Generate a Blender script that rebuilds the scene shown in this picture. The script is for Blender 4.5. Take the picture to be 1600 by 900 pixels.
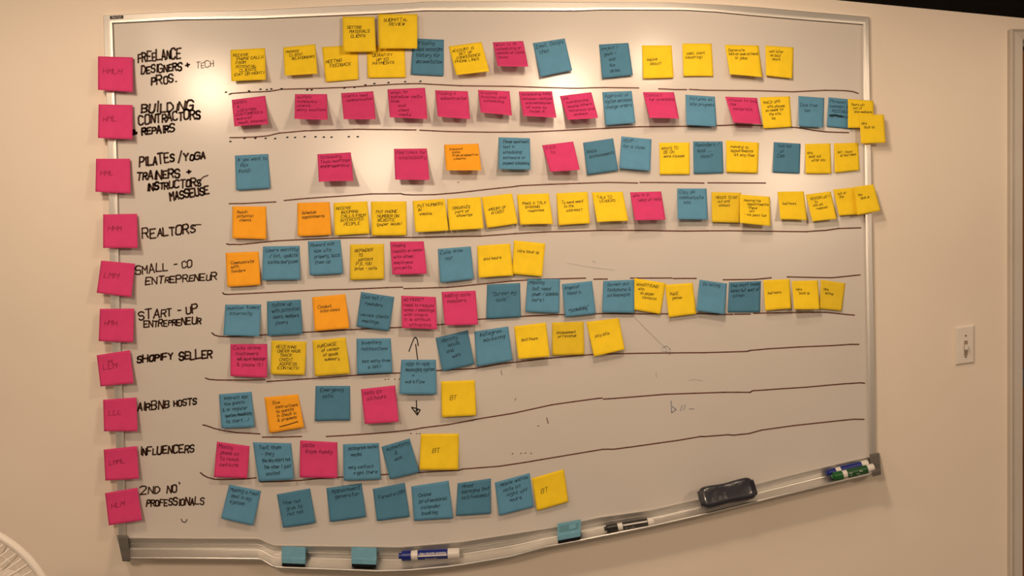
import bpy, math, random
from mathutils import Vector

for o in list(bpy.data.objects):
    bpy.data.objects.remove(o)
SC = bpy.context.scene
COL = SC.collection
rnd = random.Random(7)

# ------------------------------------------------------------------ camera, world, lights
S = 0.0015            # metres on the wall per photo pixel
D = 2.0               # camera to wall
CZ = 1.47             # camera height

cam = bpy.data.cameras.new('camera')
cam.sensor_width = 36.0
cam.lens = 36.0 * D / (1600 * S)
cam.clip_start = 0.02
co = bpy.data.objects.new('camera', cam)
COL.objects.link(co)
co.location = (0, -D, CZ)
co.rotation_euler = (math.radians(90), 0, 0)
SC.camera = co

SC.view_settings.view_transform = 'Standard'
SC.view_settings.look = 'None'
SC.view_settings.gamma = 1.0
SC.view_settings.use_curve_mapping = False
SC.view_settings.exposure = -0.14

WARM = (1.0, 0.745, 0.515)
w = bpy.data.worlds.new('world')
SC.world = w
w.use_nodes = True
bg = w.node_tree.nodes['Background']
bg.inputs['Color'].default_value = WARM + (1,)
bg.inputs['Strength'].default_value = 0.66
_nt = w.node_tree
_tc = _nt.nodes.new('ShaderNodeTexCoord')
_sx = _nt.nodes.new('ShaderNodeSeparateXYZ')
_cr = _nt.nodes.new('ShaderNodeValToRGB')
_cr.color_ramp.elements[0].position = 0.0
_cr.color_ramp.elements[0].color = tuple(c * .27 for c in WARM) + (1,)
_cr.color_ramp.elements[1].position = 0.34
_cr.color_ramp.elements[1].color = tuple(c * 1.55 for c in WARM) + (1,)
_nt.links.new(_tc.outputs['Generated'], _sx.inputs['Vector'])
_nt.links.new(_sx.outputs['Z'], _cr.inputs['Fac'])
_nt.links.new(_cr.outputs['Color'], bg.inputs['Color'])


def lamp(name, x, y, z, energy, radius, target=None, blend=0.9, angle=150, color=WARM):
    l = bpy.data.lights.new(name, 'SPOT')
    l.energy = energy
    l.color = color
    l.shadow_soft_size = radius
    l.spot_size = math.radians(angle)
    l.spot_blend = blend
    o = bpy.data.objects.new(name, l)
    COL.objects.link(o)
    o.location = (x, y, z)
    t = Vector(target) if target else Vector((x, y + 0.12, 0))
    o.rotation_euler = (t - o.location).to_track_quat('-Z', 'Y').to_euler()
    return o


# ceiling downlights: a near row and a second row in front of the board; then two unseen fill lamps added farther back
lamp('downlight_or_fill', 0.40, -0.50, CZ + 0.655, 4.4, 0.045, (0.40, 0, CZ - .1), 1.0, 178)
lamp('downlight_or_fill', -0.98, -0.42, CZ + 0.70, 0.7, 0.045, (-0.90, 0, CZ - .1), 1.0, 178)
lamp('downlight_or_fill', 0.17, -0.86, CZ + 0.66, 21, 0.06, (0.20, 0, CZ - .4), 1.0, 178)
lamp('downlight_or_fill', -1.00, -0.86, CZ + 0.66, 18.5, 0.06, (-1.05, 0, CZ - .4), 1.0, 178)
lamp('downlight_or_fill', 1.12, -0.40, CZ + 0.62, 2.6, 0.05, (1.12, 0, CZ - .3), 1.0, 178)
lamp('downlight_or_fill', -0.70, -2.60, CZ + 0.66, 72, 0.15, (-0.70, 0, CZ - .5), 1.0, 178)  # added fill standing for other room lamps, lifts the lower rows
lamp('downlight_or_fill', 1.35, -2.20, CZ + 0.60, 72, 0.15, (1.45, 0, CZ - .5), 1.0, 178)  # added fill lamp to brighten the wall on the right

# ------------------------------------------------------------------ helpers


def P(px, py, d):
    """world point at distance d in front of the wall that the camera sees at pixel (px, py)"""
    k = (D - d) / D
    return Vector(((px - 800) * S * k, -d, CZ + (450 - py) * S * k))


def new_mat(name, color, rough=0.6, metallic=0.0, spec=0.5, coat=0.0):
    m = bpy.data.materials.new(name)
    m.use_nodes = True
    b = m.node_tree.nodes['Principled BSDF']
    b.inputs['Base Color'].default_value = (*color, 1)
    b.inputs['Roughness'].default_value = rough
    b.inputs['Metallic'].default_value = metallic
    b.inputs['Specular IOR Level'].default_value = spec
    if coat:
        b.inputs['Coat Weight'].default_value = coat
    return m


def noise_color(m, c1, c2, scale, detail=3.0, stretch=None, lo=0.35, hi=0.65):
    nt = m.node_tree
    b = nt.nodes['Principled BSDF']
    tc = nt.nodes.new('ShaderNodeTexCoord')
    mp = nt.nodes.new('ShaderNodeMapping')
    if stretch:
        mp.inputs['Scale'].default_value = stretch
    n = nt.nodes.new('ShaderNodeTexNoise')
    n.inputs['Scale'].default_value = scale
    n.inputs['Detail'].default_value = detail
    r = nt.nodes.new('ShaderNodeValToRGB')
    r.color_ramp.elements[0].position = lo
    r.color_ramp.elements[1].position = hi
    r.color_ramp.elements[0].color = (*c1, 1)
    r.color_ramp.elements[1].color = (*c2, 1)
    nt.links.new(tc.outputs['Object'], mp.inputs['Vector'])
    nt.links.new(mp.outputs['Vector'], n.inputs['Vector'])
    nt.links.new(n.outputs['Fac'], r.inputs['Fac'])
    nt.links.new(r.outputs['Color'], b.inputs['Base Color'])
    return m


def noise_bump(m, scale, strength, dist=0.001, stretch=None):
    nt = m.node_tree
    b = nt.nodes['Principled BSDF']
    tc = nt.nodes.new('ShaderNodeTexCoord')
    mp = nt.nodes.new('ShaderNodeMapping')
    if stretch:
        mp.inputs['Scale'].default_value = stretch
    n = nt.nodes.new('ShaderNodeTexNoise')
    n.inputs['Scale'].default_value = scale
    n.inputs['Detail'].default_value = 2.0
    bp = nt.nodes.new('ShaderNodeBump')
    bp.inputs['Strength'].default_value = strength
    bp.inputs['Distance'].default_value = dist
    nt.links.new(tc.outputs['Object'], mp.inputs['Vector'])
    nt.links.new(mp.outputs['Vector'], n.inputs['Vector'])
    nt.links.new(n.outputs['Fac'], bp.inputs['Height'])
    nt.links.new(bp.outputs['Normal'], b.inputs['Normal'])
    return m


M = {}
M['wall'] = noise_bump(noise_color(new_mat('wall_paint', (.8, .72, .64), 0.75, spec=.25),
                                   (.835, .735, .64), (.865, .77, .67), 3.0), 130, .12)
M['board'] = noise_bump(noise_color(new_mat('board_enamel', (.66, .62, .585), 0.24, spec=.5),
                                    (.65, .61, .58), (.69, .65, .62), 2.2, 5.0, lo=.3, hi=.7), 420, .09, .0006)
M['alu'] = noise_bump(new_mat('satin_aluminium', (.80, .775, .745), 0.44, 1.0), 60, .05, .0005, (1, 1, 1))
M['tray'] = noise_bump(new_mat('tray_aluminium', (.62, .60, .575), 0.38, 1.0), 60, .05, .0005, (1, 1, 1))
M['cap'] = new_mat('grey_plastic', (.12, .11, .10), 0.45)
M['ceiling'] = noise_color(new_mat('black_ceiling', (.006, .006, .005), 0.95, spec=.05), (.004, .004, .004), (.008, .007, .006), 8)
M['floor'] = noise_color(new_mat('carpet', (.12, .11, .1), 0.95, spec=.1), (.09, .08, .07), (.16, .145, .13), 60)
M['trim'] = noise_color(new_mat('trim_paint', (.56, .52, .47), 0.5), (.55, .50, .45), (.60, .55, .50), 6)
M['wood'] = noise_color(new_mat('door_wood', (.3, .12, .03), 0.4), (.10, .032, .008), (.34, .115, .02), 9, 6, (7, 7, .5), .3, .7)
M['jamb'] = new_mat('jamb_paint', (.30, .27, .25), .5)
M['hinge'] = new_mat('hinge_metal', (.22, .22, .23), .35, 1.0)
M['white_plastic'] = new_mat('white_plastic', (.82, .79, .75), .4)
M['switch'] = new_mat('switch_plastic', (.80, .74, .68), .35)
M['dark'] = new_mat('dark_slot', (.30, .24, .18), .6)
M['fan'] = new_mat('fan_plastic', (.86, .80, .74), .42)
M['fan_blade'] = new_mat('fan_blade', (.62, .6, .56), .4)
M['head_ink'] = new_mat('brown_black_marker_ink', (.058, .024, .015), .5, spec=.25)
M['faded_ink'] = new_mat('faded_marker_ink', (.30, .235, .19), .5, spec=.3)
M['line_ink'] = new_mat('maroon_marker_ink', (.16, .062, .046), .55, spec=.2)
M['black_ink'] = new_mat('black_marker_ink', (.012, .009, .008), .5, spec=.25)
M['ghost_ink'] = new_mat('ghost_blue_ink', (.44, .44, .45), .5, spec=.3)
M['blue_ink'] = new_mat('faint_blue_ink', (.27, .29, .36), .5, spec=.3)
M['mid_ink'] = new_mat('grey_marker_tick', (.22, .17, .135), .5, spec=.3)
M['pen'] = new_mat('pen_ink', (.030, .030, .030), .6, spec=.2)
M['pen_y'] = new_mat('pen_ink_on_yellow', (.060, .040, .012), .6, spec=.2)
M['pen_l'] = new_mat('faint_pen_ink_on_pink', (.26, .014, .06), .6, spec=.2)
M['pen_p'] = new_mat('pen_ink_on_pink', (.13, .012, .045), .6, spec=.2)
M['pen_b'] = new_mat('pen_ink_on_blue', (.012, .035, .055), .6, spec=.2)


def paper(name, c, tr=0.12):
    m = new_mat(name, c, .8, spec=.15)
    a = tuple(x * .95 for x in c)
    b = tuple(min(1, x * 1.04) for x in c)
    noise_color(m, a, b, 30, 4)
    return m


M['y'] = paper('yellow_paper', (.95, .665, .028))
M['Y'] = paper('deep_yellow_paper', (.83, .585, .034))
M['p'] = paper('pink_paper', (.69, .058, .205))
M['b'] = paper('blue_paper', (.112, .305, .49))
M['B'] = paper('deep_blue_paper', (.084, .24, .385))
M['o'] = paper('orange_paper', (.98, .42, .030))
M['mk_blue'] = new_mat('blue_marker_plastic', (.006, .02, .22), .35)
M['mk_green'] = new_mat('green_marker_plastic', (.006, .12, .025), .35)
M['mk_dgreen'] = new_mat('green_marker_label', (.008, .085, .02), .35)
M['mk_black'] = new_mat('black_marker_plastic', (.008, .008, .009), .35)
M['mk_white'] = new_mat('white_marker_plastic', (.80, .76, .72), .35)
M['felt'] = new_mat('black_felt', (.010, .010, .011), .9, spec=.1)
M['foam'] = noise_color(new_mat('light_blue_foam', (.16, .38, .52), .7, spec=.2), (.15, .36, .50), (.18, .41, .55), 60)
M['foam_dent'] = new_mat('eraser_grip', (.10, .27, .37), .55)
M['charcoal'] = noise_bump(new_mat('charcoal_film', (.026, .027, .040), .28, coat=.35), 55, .5, .002)
M['badge'] = new_mat('badge_black', (.015, .013, .012), .4)
M['badge_text'] = new_mat('badge_silver', (.62, .58, .54), .4)


def tag(o, label=None, cat=None, group=None, kind=None):
    if label:
        o['label'] = label
    if cat:
        o['category'] = cat
    if group:
        o['group'] = group
    if kind:
        o['kind'] = kind
    return o


def base_of(o):
    while o.parent:
        o = o.parent
    return o.location.copy()


def obj(name, verts, faces, mat, parent=None, loc=None, smooth=False, thick=0.0):
    """one mesh object from world-space vertices"""
    verts = [Vector(v) for v in verts]
    if parent is not None:
        L = base_of(parent)
    else:
        L = Vector(loc) if loc is not None else Vector((0, 0, 0))
    me = bpy.data.meshes.new(name)
    me.from_pydata([v - L for v in verts], [], faces)
    me.validate()
    me.update()
    if smooth:
        me.polygons.foreach_set('use_smooth', [True] * len(me.polygons))
    o = bpy.data.objects.new(name, me)
    COL.objects.link(o)
    me.materials.append(M[mat])
    if parent is not None:
        o.parent = parent
    else:
        o.location = L
    if thick:
        s = o.modifiers.new('thickness', 'SOLIDIFY')
        s.thickness = thick
        s.offset = -1
    return o


def empty(name, loc):
    o = bpy.data.objects.new(name, None)
    o.empty_display_size = .05
    COL.objects.link(o)
    o.location = loc
    return o


class MB:
    def __init__(self):
        self.v, self.f = [], []

    def add(self, vs, fs):
        n = len(self.v)
        self.v += [Vector(x) for x in vs]
        self.f += [tuple(i + n for i in f) for f in fs]

    def box(self, a, b):
        (x0, y0, z0), (x1, y1, z1) = a, b
        self.add([(x0, y0, z0), (x1, y0, z0), (x1, y1, z0), (x0, y1, z0), (x0, y0, z1), (x1, y0, z1), (x1, y1, z1), (x0, y1, z1)],
                 [(0, 3, 2, 1), (4, 5, 6, 7), (0, 1, 5, 4), (1, 2, 6, 5), (2, 3, 7, 6), (3, 0, 4, 7)])

    def tube(self, pts, r, n=8, closed=False, cap=True):
        pts = [Vector(p) for p in pts]
        N = len(pts)
        rings = []
        for i, p in enumerate(pts):
            if closed:
                t = pts[(i + 1) % N] - pts[i - 1]
            else:
                t = pts[min(i + 1, N - 1)] - pts[max(i - 1, 0)]
            t.normalize()
            a = Vector((0, 0, 1)) if abs(t.z) < .9 else Vector((1, 0, 0))
            if closed or abs(t.y) < .5:
                a = Vector((0, 1, 0))
            u = t.cross(a).normalized()
            w_ = t.cross(u).normalized()
            rr = r[i] if isinstance(r, (list, tuple)) else r
            rings.append([p + (u * math.cos(2 * math.pi * k / n) + w_ * math.sin(2 * math.pi * k / n)) * rr for k in range(n)])
        vs = [q for ring in rings for q in ring]
        fs = []
        for i in range(N if closed else N - 1):
            j = (i + 1) % N
            for k in range(n):
                k2 = (k + 1) % n
                fs.append((i * n + k, i * n + k2, j * n + k2, j * n + k))
        if cap and not closed:
            fs.append(tuple(range(n - 1, -1, -1)))
            fs.append(tuple((N - 1) * n + k for k in range(n)))
        self.add(vs, fs)

    def build(self, name, mat, parent=None, loc=None, smooth=False, thick=0):
        return obj(name, self.v, self.f, mat, parent, loc, smooth, thick)


def lerp_poly(pts, x):
    if x <= pts[0][0]:
        return pts[0][1]
    for (a, b), (c, d) in zip(pts, pts[1:]):
        if x <= c:
            return b + (d - b) * (x - a) / (c - a) if c > a else d
    return pts[-1][1]


def smooth_fn(pts, rad=9):
    def f(x):
        s = 0
        ws = 0
        for k in range(-4, 5):
            wgt = math.exp(-(k / 2.2) ** 2)
            s += wgt * lerp_poly(pts, x + k * rad / 4)
            ws += wgt
        return s / ws
    return f


# ------------------------------------------------------------------ stroke lettering
FONT = {
    'A': '02 28 42;14 34', 'B': '02 08 38 47 46 35 05;35 44 43 32 02', 'C': '47 38 18 07 03 12 32 43', 'D': '02 08 28 46 44 22 02',
    'E': '48 08 02 42;05 35', 'F': '48 08 02;05 35', 'G': '47 38 18 07 03 12 32 43 45 25', 'H': '08 02;48 42;05 45', 'I': '28 22',
    'J': '38 33 22 12 03', 'K': '08 02;48 05 42', 'L': '08 02 42', 'M': '02 08 25 48 42', 'N': '02 08 42 48',
    'O': '18 07 03 12 32 43 47 38 18', 'P': '02 08 38 47 46 35 05', 'Q': '18 07 03 12 32 43 47 38 18;24 42',
    'R': '02 08 38 47 46 35 05;25 42', 'S': '47 38 18 07 06 15 35 44 43 32 12 03', 'T': '08 48;28 22', 'U': '08 03 12 32 43 48',
    'V': '08 22 48', 'W': '08 12 26 32 48', 'X': '08 42;48 02', 'Y': '08 25 48;25 22', 'Z': '08 48 02 42',
    'a': '36 16 05 03 12 22 34;36 33 42', 'b': '08 02 22 33 35 26 05', 'c': '35 26 16 05 03 12 22 33', 'd': '38 32;35 26 16 05 03 12 22 33',
    'e': '04 34 35 26 16 05 03 12 32', 'f': '38 28 17 12;05 35', 'g': '35 26 16 05 04 13 33;36 31 20 10 01', 'h': '08 02;05 16 26 35 32',
    'i': '16 12;18 17', 'j': '26 21 10 00;28 27', 'k': '08 02;36 04 32', 'l': '18 13 22', 'm': '06 02;05 16 25 22;25 36 45 42',
    'n': '06 02;05 16 26 35 32', 'o': '16 05 03 12 22 33 35 26 16', 'p': '06 00;06 26 35 33 22 02', 'q': '36 30;36 16 05 03 12 32',
    'r': '06 02;04 16 26 35', 's': '35 26 16 05 14 24 33 22 12 03', 't': '18 13 22 32;06 36', 'u': '06 03 12 22 33;36 32',
    'v': '06 22 46', 'w': '06 12 25 32 46', 'x': '06 32;36 02', 'y': '06 13 23;36 31 10 00', 'z': '06 36 02 32',
    '2': '07 18 38 47 46 02 42', '1': '17 28 22', '3': '07 18 38 47 46 35 15;35 44 43 32 12 03', '4': '38 04 44;38 32',
    '-': '15 35', '/': '02 48', '+': '05 45;27 23', '.': '12 22', ',': '12 01', "'": '18 17', '(': '28 16 14 22', ')': '18 26 24 12',
    '?': '07 18 38 47 36 25 24;22 21', '!': '28 24;22 23', '&': '42 17 18 28 27 04 03 12 22 44', '"': '18 17;28 27',
    # wide cursive scrawl, a connected run of low loops where the pen hardly lifts
}


def glyph(ch):
    if ch not in FONT:
        return [], 3
    st = []
    mx = 0
    for part in FONT[ch].split(';'):
        pl = []
        for q in part.split():
            pl.append((int(q[0]), int(q[1]) - 2))
            mx = max(mx, int(q[0]))
        st.append(pl)
    adv = {'I': 2.4, 'i': 2.2, 'l': 2.4, '.': 2.6, ',': 2.4, "'": 2.2, '/': 4.2}.get(ch, mx + 1.35)
    off = {'I': -1.0, 'i': -.6, 'l': -.6}.get(ch, 0)
    return [[(x + off, y) for x, y in pl] for pl in st], adv


def layout(text, jit=.25, slant=.12):
    """strokes in units where a capital is 6 high; returns strokes, width"""
    x = 0
    out = []
    for ch in text:
        if ch == ' ':
            x += 3.0
            continue
        st, adv = glyph(ch)
        sc = 1 + rnd.uniform(-.10, .10) * (jit / .25)
        dy = rnd.uniform(-jit, jit)
        sl = slant + rnd.uniform(-.08, .08)
        for pl in st:
            out.append([(x + (a + rnd.uniform(-jit, jit) * .45) * sc + sl * b, b * sc + dy + rnd.uniform(-jit, jit) * .5) for a, b in pl])
        x += adv * sc
    return out, max(x - 1.0, .1)


def ribbon(mb, pl, width, f, maxseg=None, disc=False):
    """flat pen stroke along polyline pl (2D) mapped into 3D by f"""
    if maxseg:
        q = [pl[0]]
        for a, b in zip(pl, pl[1:]):
            L = math.hypot(b[0] - a[0], b[1] - a[1])
            n = max(1, int(math.ceil(L / maxseg)))
            for k in range(1, n + 1):
                q.append((a[0] + (b[0] - a[0]) * k / n, a[1] + (b[1] - a[1]) * k / n))
        pl = q
    hw = width / 2
    for a, b in zip(pl, pl[1:]):
        dx, dy = b[0] - a[0], b[1] - a[1]
        L = math.hypot(dx, dy)
        if L < 1e-9:
            continue
        dx, dy = dx / L, dy / L
        e = 0 if disc else hw * .6
        nx, ny = -dy * hw, dx * hw
        A = (a[0] - dx * e, a[1] - dy * e)
        B = (b[0] + dx * e, b[1] + dy * e)
        mb.add([f(A[0] + nx, A[1] + ny), f(A[0] - nx, A[1] - ny), f(B[0] - nx, B[1] - ny), f(B[0] + nx, B[1] + ny)], [(0, 1, 2, 3)])
    if disc:
        for p in pl:
            mb.add([f(p[0] + hw * math.cos(t * math.pi / 4), p[1] + hw * math.sin(t * math.pi / 4)) for t in range(8)], [tuple(range(8))])


# ------------------------------------------------------------------ room
mb = MB()
XO = P(1592.5, 0, 0).x            # left side of the door opening
ZO = P(0, 66, 0).z                # head of the door opening
mb.box((-2.6, 0, 0), (XO, .12, 2.55))
mb.box((XO, 0, ZO), (XO + .92, .12, 2.55))
mb.box((XO + .92, 0, 0), (2.9, .12, 2.55))
tag(mb.build('wall_back', 'wall'), kind='structure')
mb = MB()
mb.box((-2.6, -3.6, -.05), (2.9, .12, 0))
tag(mb.build('floor', 'floor'), kind='structure')
# the black ceiling falls a little to the right
zc = lambda x: P(1305, 0, 0).z - (x - P(1305, 0, 0).x) * (28.5 / 295)
mb = MB()
x0, x1 = -2.6, 2.9
mb.add([(x0, -3.6, zc(x0)), (x1, -3.6, zc(x1)), (x1, 0, zc(x1)), (x0, 0, zc(x0)),
        (x0, -3.6, zc(x0) + .06), (x1, -3.6, zc(x1) + .06), (x1, 0, zc(x1) + .06), (x0, 0, zc(x0) + .06)],
       [(0, 3, 2, 1), (4, 5, 6, 7), (0, 1, 5, 4), (1, 2, 6, 5), (2, 3, 7, 6), (3, 0, 4, 7)])
tag(mb.build('ceiling', 'ceiling'), kind='structure')

# door casing: mitred leg and head with a raised outer bead
CW = 18.0 * S
PROF = [(0, 0), (0, .012), (.12, .016), (.22, .012), (.30, .017), (.9, .019), (1.0, .014), (1.0, 0)]
mb = MB()
xl, zt = P(1574, 0, 0).x, P(0, 48, 0).z
n = len(PROF)
vs = []
for zz in (0, 1):
    for t, d in PROF:
        vs.append((xl + t * CW, -d, 0 if zz == 0 else zt - t * CW))
mb.add(vs, [(i, i + 1, n + i + 1, n + i) for i in range(n - 1)])
leg = mb
mb2 = MB()
vs = []
for k in (0, 1):
    for t, d in PROF:
        vs.append((xl + t * CW if k == 0 else XO + .92 + CW * (1 - t), -d, zt - t * CW))
mb2.add(vs, [(i, n + i, n + i + 1, i + 1) for i in range(n - 1)])
casing = leg.build('trim_1', 'trim')
tag(casing, kind='structure')
tag(mb2.build('trim_2', 'trim'), kind='structure')
# door: jamb, leaf, hinge
door = empty('door_1', (XO, .03, 0))
tag(door, kind='structure')
mb = MB()
mb.box((XO, .001, 0), (XO + .003, .119, ZO))
mb.box((XO + .003, .001, ZO - .010), (XO + .92, .119, ZO))
mb.build('door_frame', 'jamb', door)
mb = MB()
mb.box((XO + .005, .012, .01), (XO + .915, .052, ZO - .016))
mb.build('door_leaf', 'wood', door)
for (hy0, hy1) in ((577, 606), (130, 132)):
    if hy1 - hy0 < 5:
        continue
    mb = MB()
    za, zb = P(0, hy1, 0).z, P(0, hy0, 0).z
    hx = P(1595.5, 0, 0).x
    for k in range(3):
        a = za + (zb - za) * k / 3
        mb.tube([(hx, -.002, a + .0008), (hx, -.002, a + (zb - za) / 3 - .0008)], .0055, 12)
    mb.tube([(hx, -.002, zb), (hx, -.002, zb + .004)], [.004, .002], 10)
    mb.box((hx, .004, za), (hx + .03, .0115, zb))
    mb.build('hinge', 'hinge', door)

# light switch
sw = empty('light_switch', P(1507.5, 540, 0))
tag(sw, 'ivory toggle light switch plate on the bare wall left of the door frame', 'light switch')


def quad_plate(c, d0, d1, inset):
    """bevelled plate: back quad at d0, front quad inset by `inset` px at d1"""
    cx = sum(p[0] for p in c) / 4
    cy = sum(p[1] for p in c) / 4
    b = MB()
    out = [P(x, y, d0) for x, y in c]
    mid = [P(x, y, d0 + (d1 - d0) * .5) for x, y in c]
    inn = [P(x + (inset if x < cx else -inset), y + (inset if y < cy else -inset), d1) for x, y in c]
    b.add(out + mid + inn, [(i, (i + 1) % 4, 4 + (i + 1) % 4, 4 + i) for i in range(4)] +
          [(4 + i, 4 + (i + 1) % 4, 8 + (i + 1) % 4, 8 + i) for i in range(4)] + [(8, 9, 10, 11)])
    return b


pl = quad_plate([(1493, 570.5), (1522.5, 567), (1522.5, 508), (1493, 511.5)], 0.0, .006, 2)
plate = pl.build('cover_plate', 'switch', sw)
b = MB()
b.add([P(x, y, .0063) for x, y in ((1506.5, 556), (1512, 555.5), (1512, 532), (1506.5, 532.5))], [(0, 1, 2, 3)])
b.add([P(x, y, .0052) for x, y in ((1506.5, 556), (1512, 555.5), (1512, 532), (1506.5, 532.5))], [(3, 2, 1, 0)])
b.build('toggle_slot', 'dark', sw)
b = MB()
t0 = [P(x, y, .0062) for x, y in ((1507, 549), (1511.5, 549), (1511.5, 538), (1507, 538))]
t1 = [P(x, y, .017) for x, y in ((1507.6, 546), (1512.5, 546), (1512.5, 539.5), (1507.6, 539.5))]
b.add(t0 + t1, [(i, (i + 1) % 4, 4 + (i + 1) % 4, 4 + i) for i in range(4)] + [(4, 5, 6, 7)])
b.build('toggle', 'switch', sw)
for sy in (524.5, 557.5):
    b = MB()
    c = P(1509, sy, .0062)
    b.tube([c + Vector((0, .001, 0)), c + Vector((0, -.0012, 0))], .0022, 12)
    b.build('screw', 'mid_ink', sw)

# ------------------------------------------------------------------ whiteboard
BD = .010     # enamel face
L_OUT = [(16, 161), (80, 163), (150, 166), (230, 168.5), (318, 170), (480, 172.5), (610, 178), (690, 181), (845, 185)]
L_IN = [(16, 175), (80, 177), (150, 179), (230, 182), (318, 184), (480, 187), (610, 191), (690, 194), (845, 197)]
R_OUT = [(20, 1357), (150, 1359), (240, 1361), (400, 1363), (500, 1365), (600, 1366.5), (715, 1368)]
R_IN = [(20, 1348), (150, 1349), (240, 1351), (400, 1353), (500, 1355), (600, 1356.5), (715, 1358)]
T_OUT = [(161, 24), (280, 18.5), (400, 16), (500, 10.5), (580, 7), (645, 4.5), (662, 2.5), (800, 2.5), (900, 3.2), (1040, 3.8), (1120, 7), (1180, 11), (1260, 18), (1357, 26.5)]
T_IN = [(161, 36.5), (175, 36), (280, 30.5), (400, 29), (500, 25), (600, 21), (660, 16.5), (740, 16.5), (900, 16.8), (940, 15), (1070, 15.5), (1120, 18.5), (1175, 24), (1260, 31), (1349, 38), (1357, 38.5)]
B_TOP = [(185, 840.5), (300, 841), (405, 841.5), (425, 852), (500, 853.2), (600, 854.5), (625, 855), (720, 847), (860, 825), (940, 807.5), (1020, 796.5), (1100, 778), (1190, 754.5), (1300, 727), (1362, 713)]
B_LIP = [(185, 873.5), (300, 874), (408, 875), (428, 888), (500, 891), (590, 894.5), (640, 893), (700, 887.5), (725, 884), (800, 871), (850, 856.5), (920, 843.5), (1020, 823), (1100, 805), (1190, 783), (1280, 761), (1372, 739)]
fT_out, fT_in, fB, fLip = smooth_fn(T_OUT, 6), smooth_fn(T_IN, 6), smooth_fn(B_TOP), smooth_fn(B_LIP)
fL_out, fL_in, fR_out, fR_in = smooth_fn(L_OUT, 20), smooth_fn(L_IN, 20), smooth_fn(R_OUT, 20), smooth_fn(R_IN, 20)

wb = empty('whiteboard', P(770, 450, 0))
tag(wb, 'large wall-mounted whiteboard in aluminium frame covered with rows of sticky notes', 'whiteboard')

# enamel panel, a thin slab under the frame
NX, NY = 90, 30
vs = []
for j in range(NY + 1):
    v = j / NY
    for i in range(NX + 1):
        u = i / NX
        yg = 30 + v * 810
        xa = fL_out(yg) + 5 + (fR_out(yg) - fL_out(yg) - 10) * u
        ya = fT_out(xa) + 5 + (fB(xa) + 6 - fT_out(xa) - 5) * v
        xa = fL_out(ya) + 5 + (fR_out(min(ya, 720)) - fL_out(ya) - 10) * u
        vs.append(P(xa, ya, BD))
W1 = NX + 1
fs = [(j * W1 + i, (j + 1) * W1 + i, (j + 1) * W1 + i + 1, j * W1 + i + 1) for j in range(NY) for i in range(NX)]
obj('writing_surface', vs, fs, 'board', wb, thick=.008)


def rail(name, outer, inner, prof):
    n = len(prof)
    vs = []
    for (a, b) in zip(outer, inner):
        for t, d in prof:
            vs.append(P(a[0] + (b[0] - a[0]) * t, a[1] + (b[1] - a[1]) * t, d))
    m = len(outer)
    fs = [(i * n + k, i * n + (k + 1) % n, (i + 1) * n + (k + 1) % n, (i + 1) * n + k) for i in range(m - 1) for k in range(n)]
    fs += [tuple(range(n - 1, -1, -1)), tuple((m - 1) * n + k for k in range(n))]
    return obj(name, vs, fs, 'alu', wb)


RP = [(0, .0005), (0, .0165), (.04, .0175), (.60, .0180), (.63, .0168), (.70, .0168), (.73, .0180), (.96, .0178), (1, .0170), (1, .0104), (.8, .0005)]
ys = [24 + (845 - 24) * i / 50 for i in range(51)]
outer = [(fL_out(y), y if i else 24) for i, y in enumerate(ys)]
inner = [(fL_in(y), y if i else 36) for i, y in enumerate(ys)]
rail('frame_rail', outer, inner, RP)
ys = [26.5 + (716 - 26.5) * i / 50 for i in range(51)]
outer = [(fR_out(y), y) for i, y in enumerate(ys)]
inner = [(fR_in(y), y if i else 38) for i, y in enumerate(ys)]
rail('frame_rail', inner[::-1] if False else outer, inner, RP)
outer, inner = [], []
for i in range(121):
    u = i / 120
    xo = 161 + (1357 - 161) * u
    xi = 175 + (1348 - 175) * u
    outer.append((xo, fT_out(xo)))
    inner.append((xi, fT_in(xi)))
rail('frame_rail', outer, inner, RP)

# marker tray: rail strip with a groove, sloped ledge and rolled lip
TP = [(0, .0104), (0, .0150), (.03, .0170), (.20, .0170), (.22, .0150), (.27, .0150), (.29, .0170), (.45, .0170), (.49, .0195), (.53, .0200), (.56, .0235),
      (.880, .0560), (.875, .0585), (.885, .0608), (.910, .0626), (.945, .0636), (.985, .0638), (1.015, .0628), (1.025, .0605), (1.00, .0575), (.62, .0150), (.56, .0006), (.2, .0006)]


def tray_pt(x, t, d):
    """point of the tray section at photo column x"""
    yt, yl = fB(x), fLip(x)
    return P(x, yt + (yl - yt) * t, d)


n = len(TP)
vs = []
NT = 260
for i in range(NT + 1):
    x = 197 + (1364 - 197) * i / NT
    for t, d in TP:
        vs.append(tray_pt(x, t, d))
fs = [(i * n + k, i * n + (k + 1) % n, (i + 1) * n + (k + 1) % n, (i + 1) * n + k) for i in range(NT) for k in range(n)]
fs += [tuple(range(n - 1, -1, -1)), tuple(NT * n + k for k in range(n))]
obj('marker_tray', vs, fs, 'tray', wb)


def ledge_z(px_x, d):
    """height of the tray ledge at depth d"""
    t = .56 + (.880 - .56) * (d - .0235) / (.0560 - .0235)
    return tray_pt(px_x, t, d).z


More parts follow.
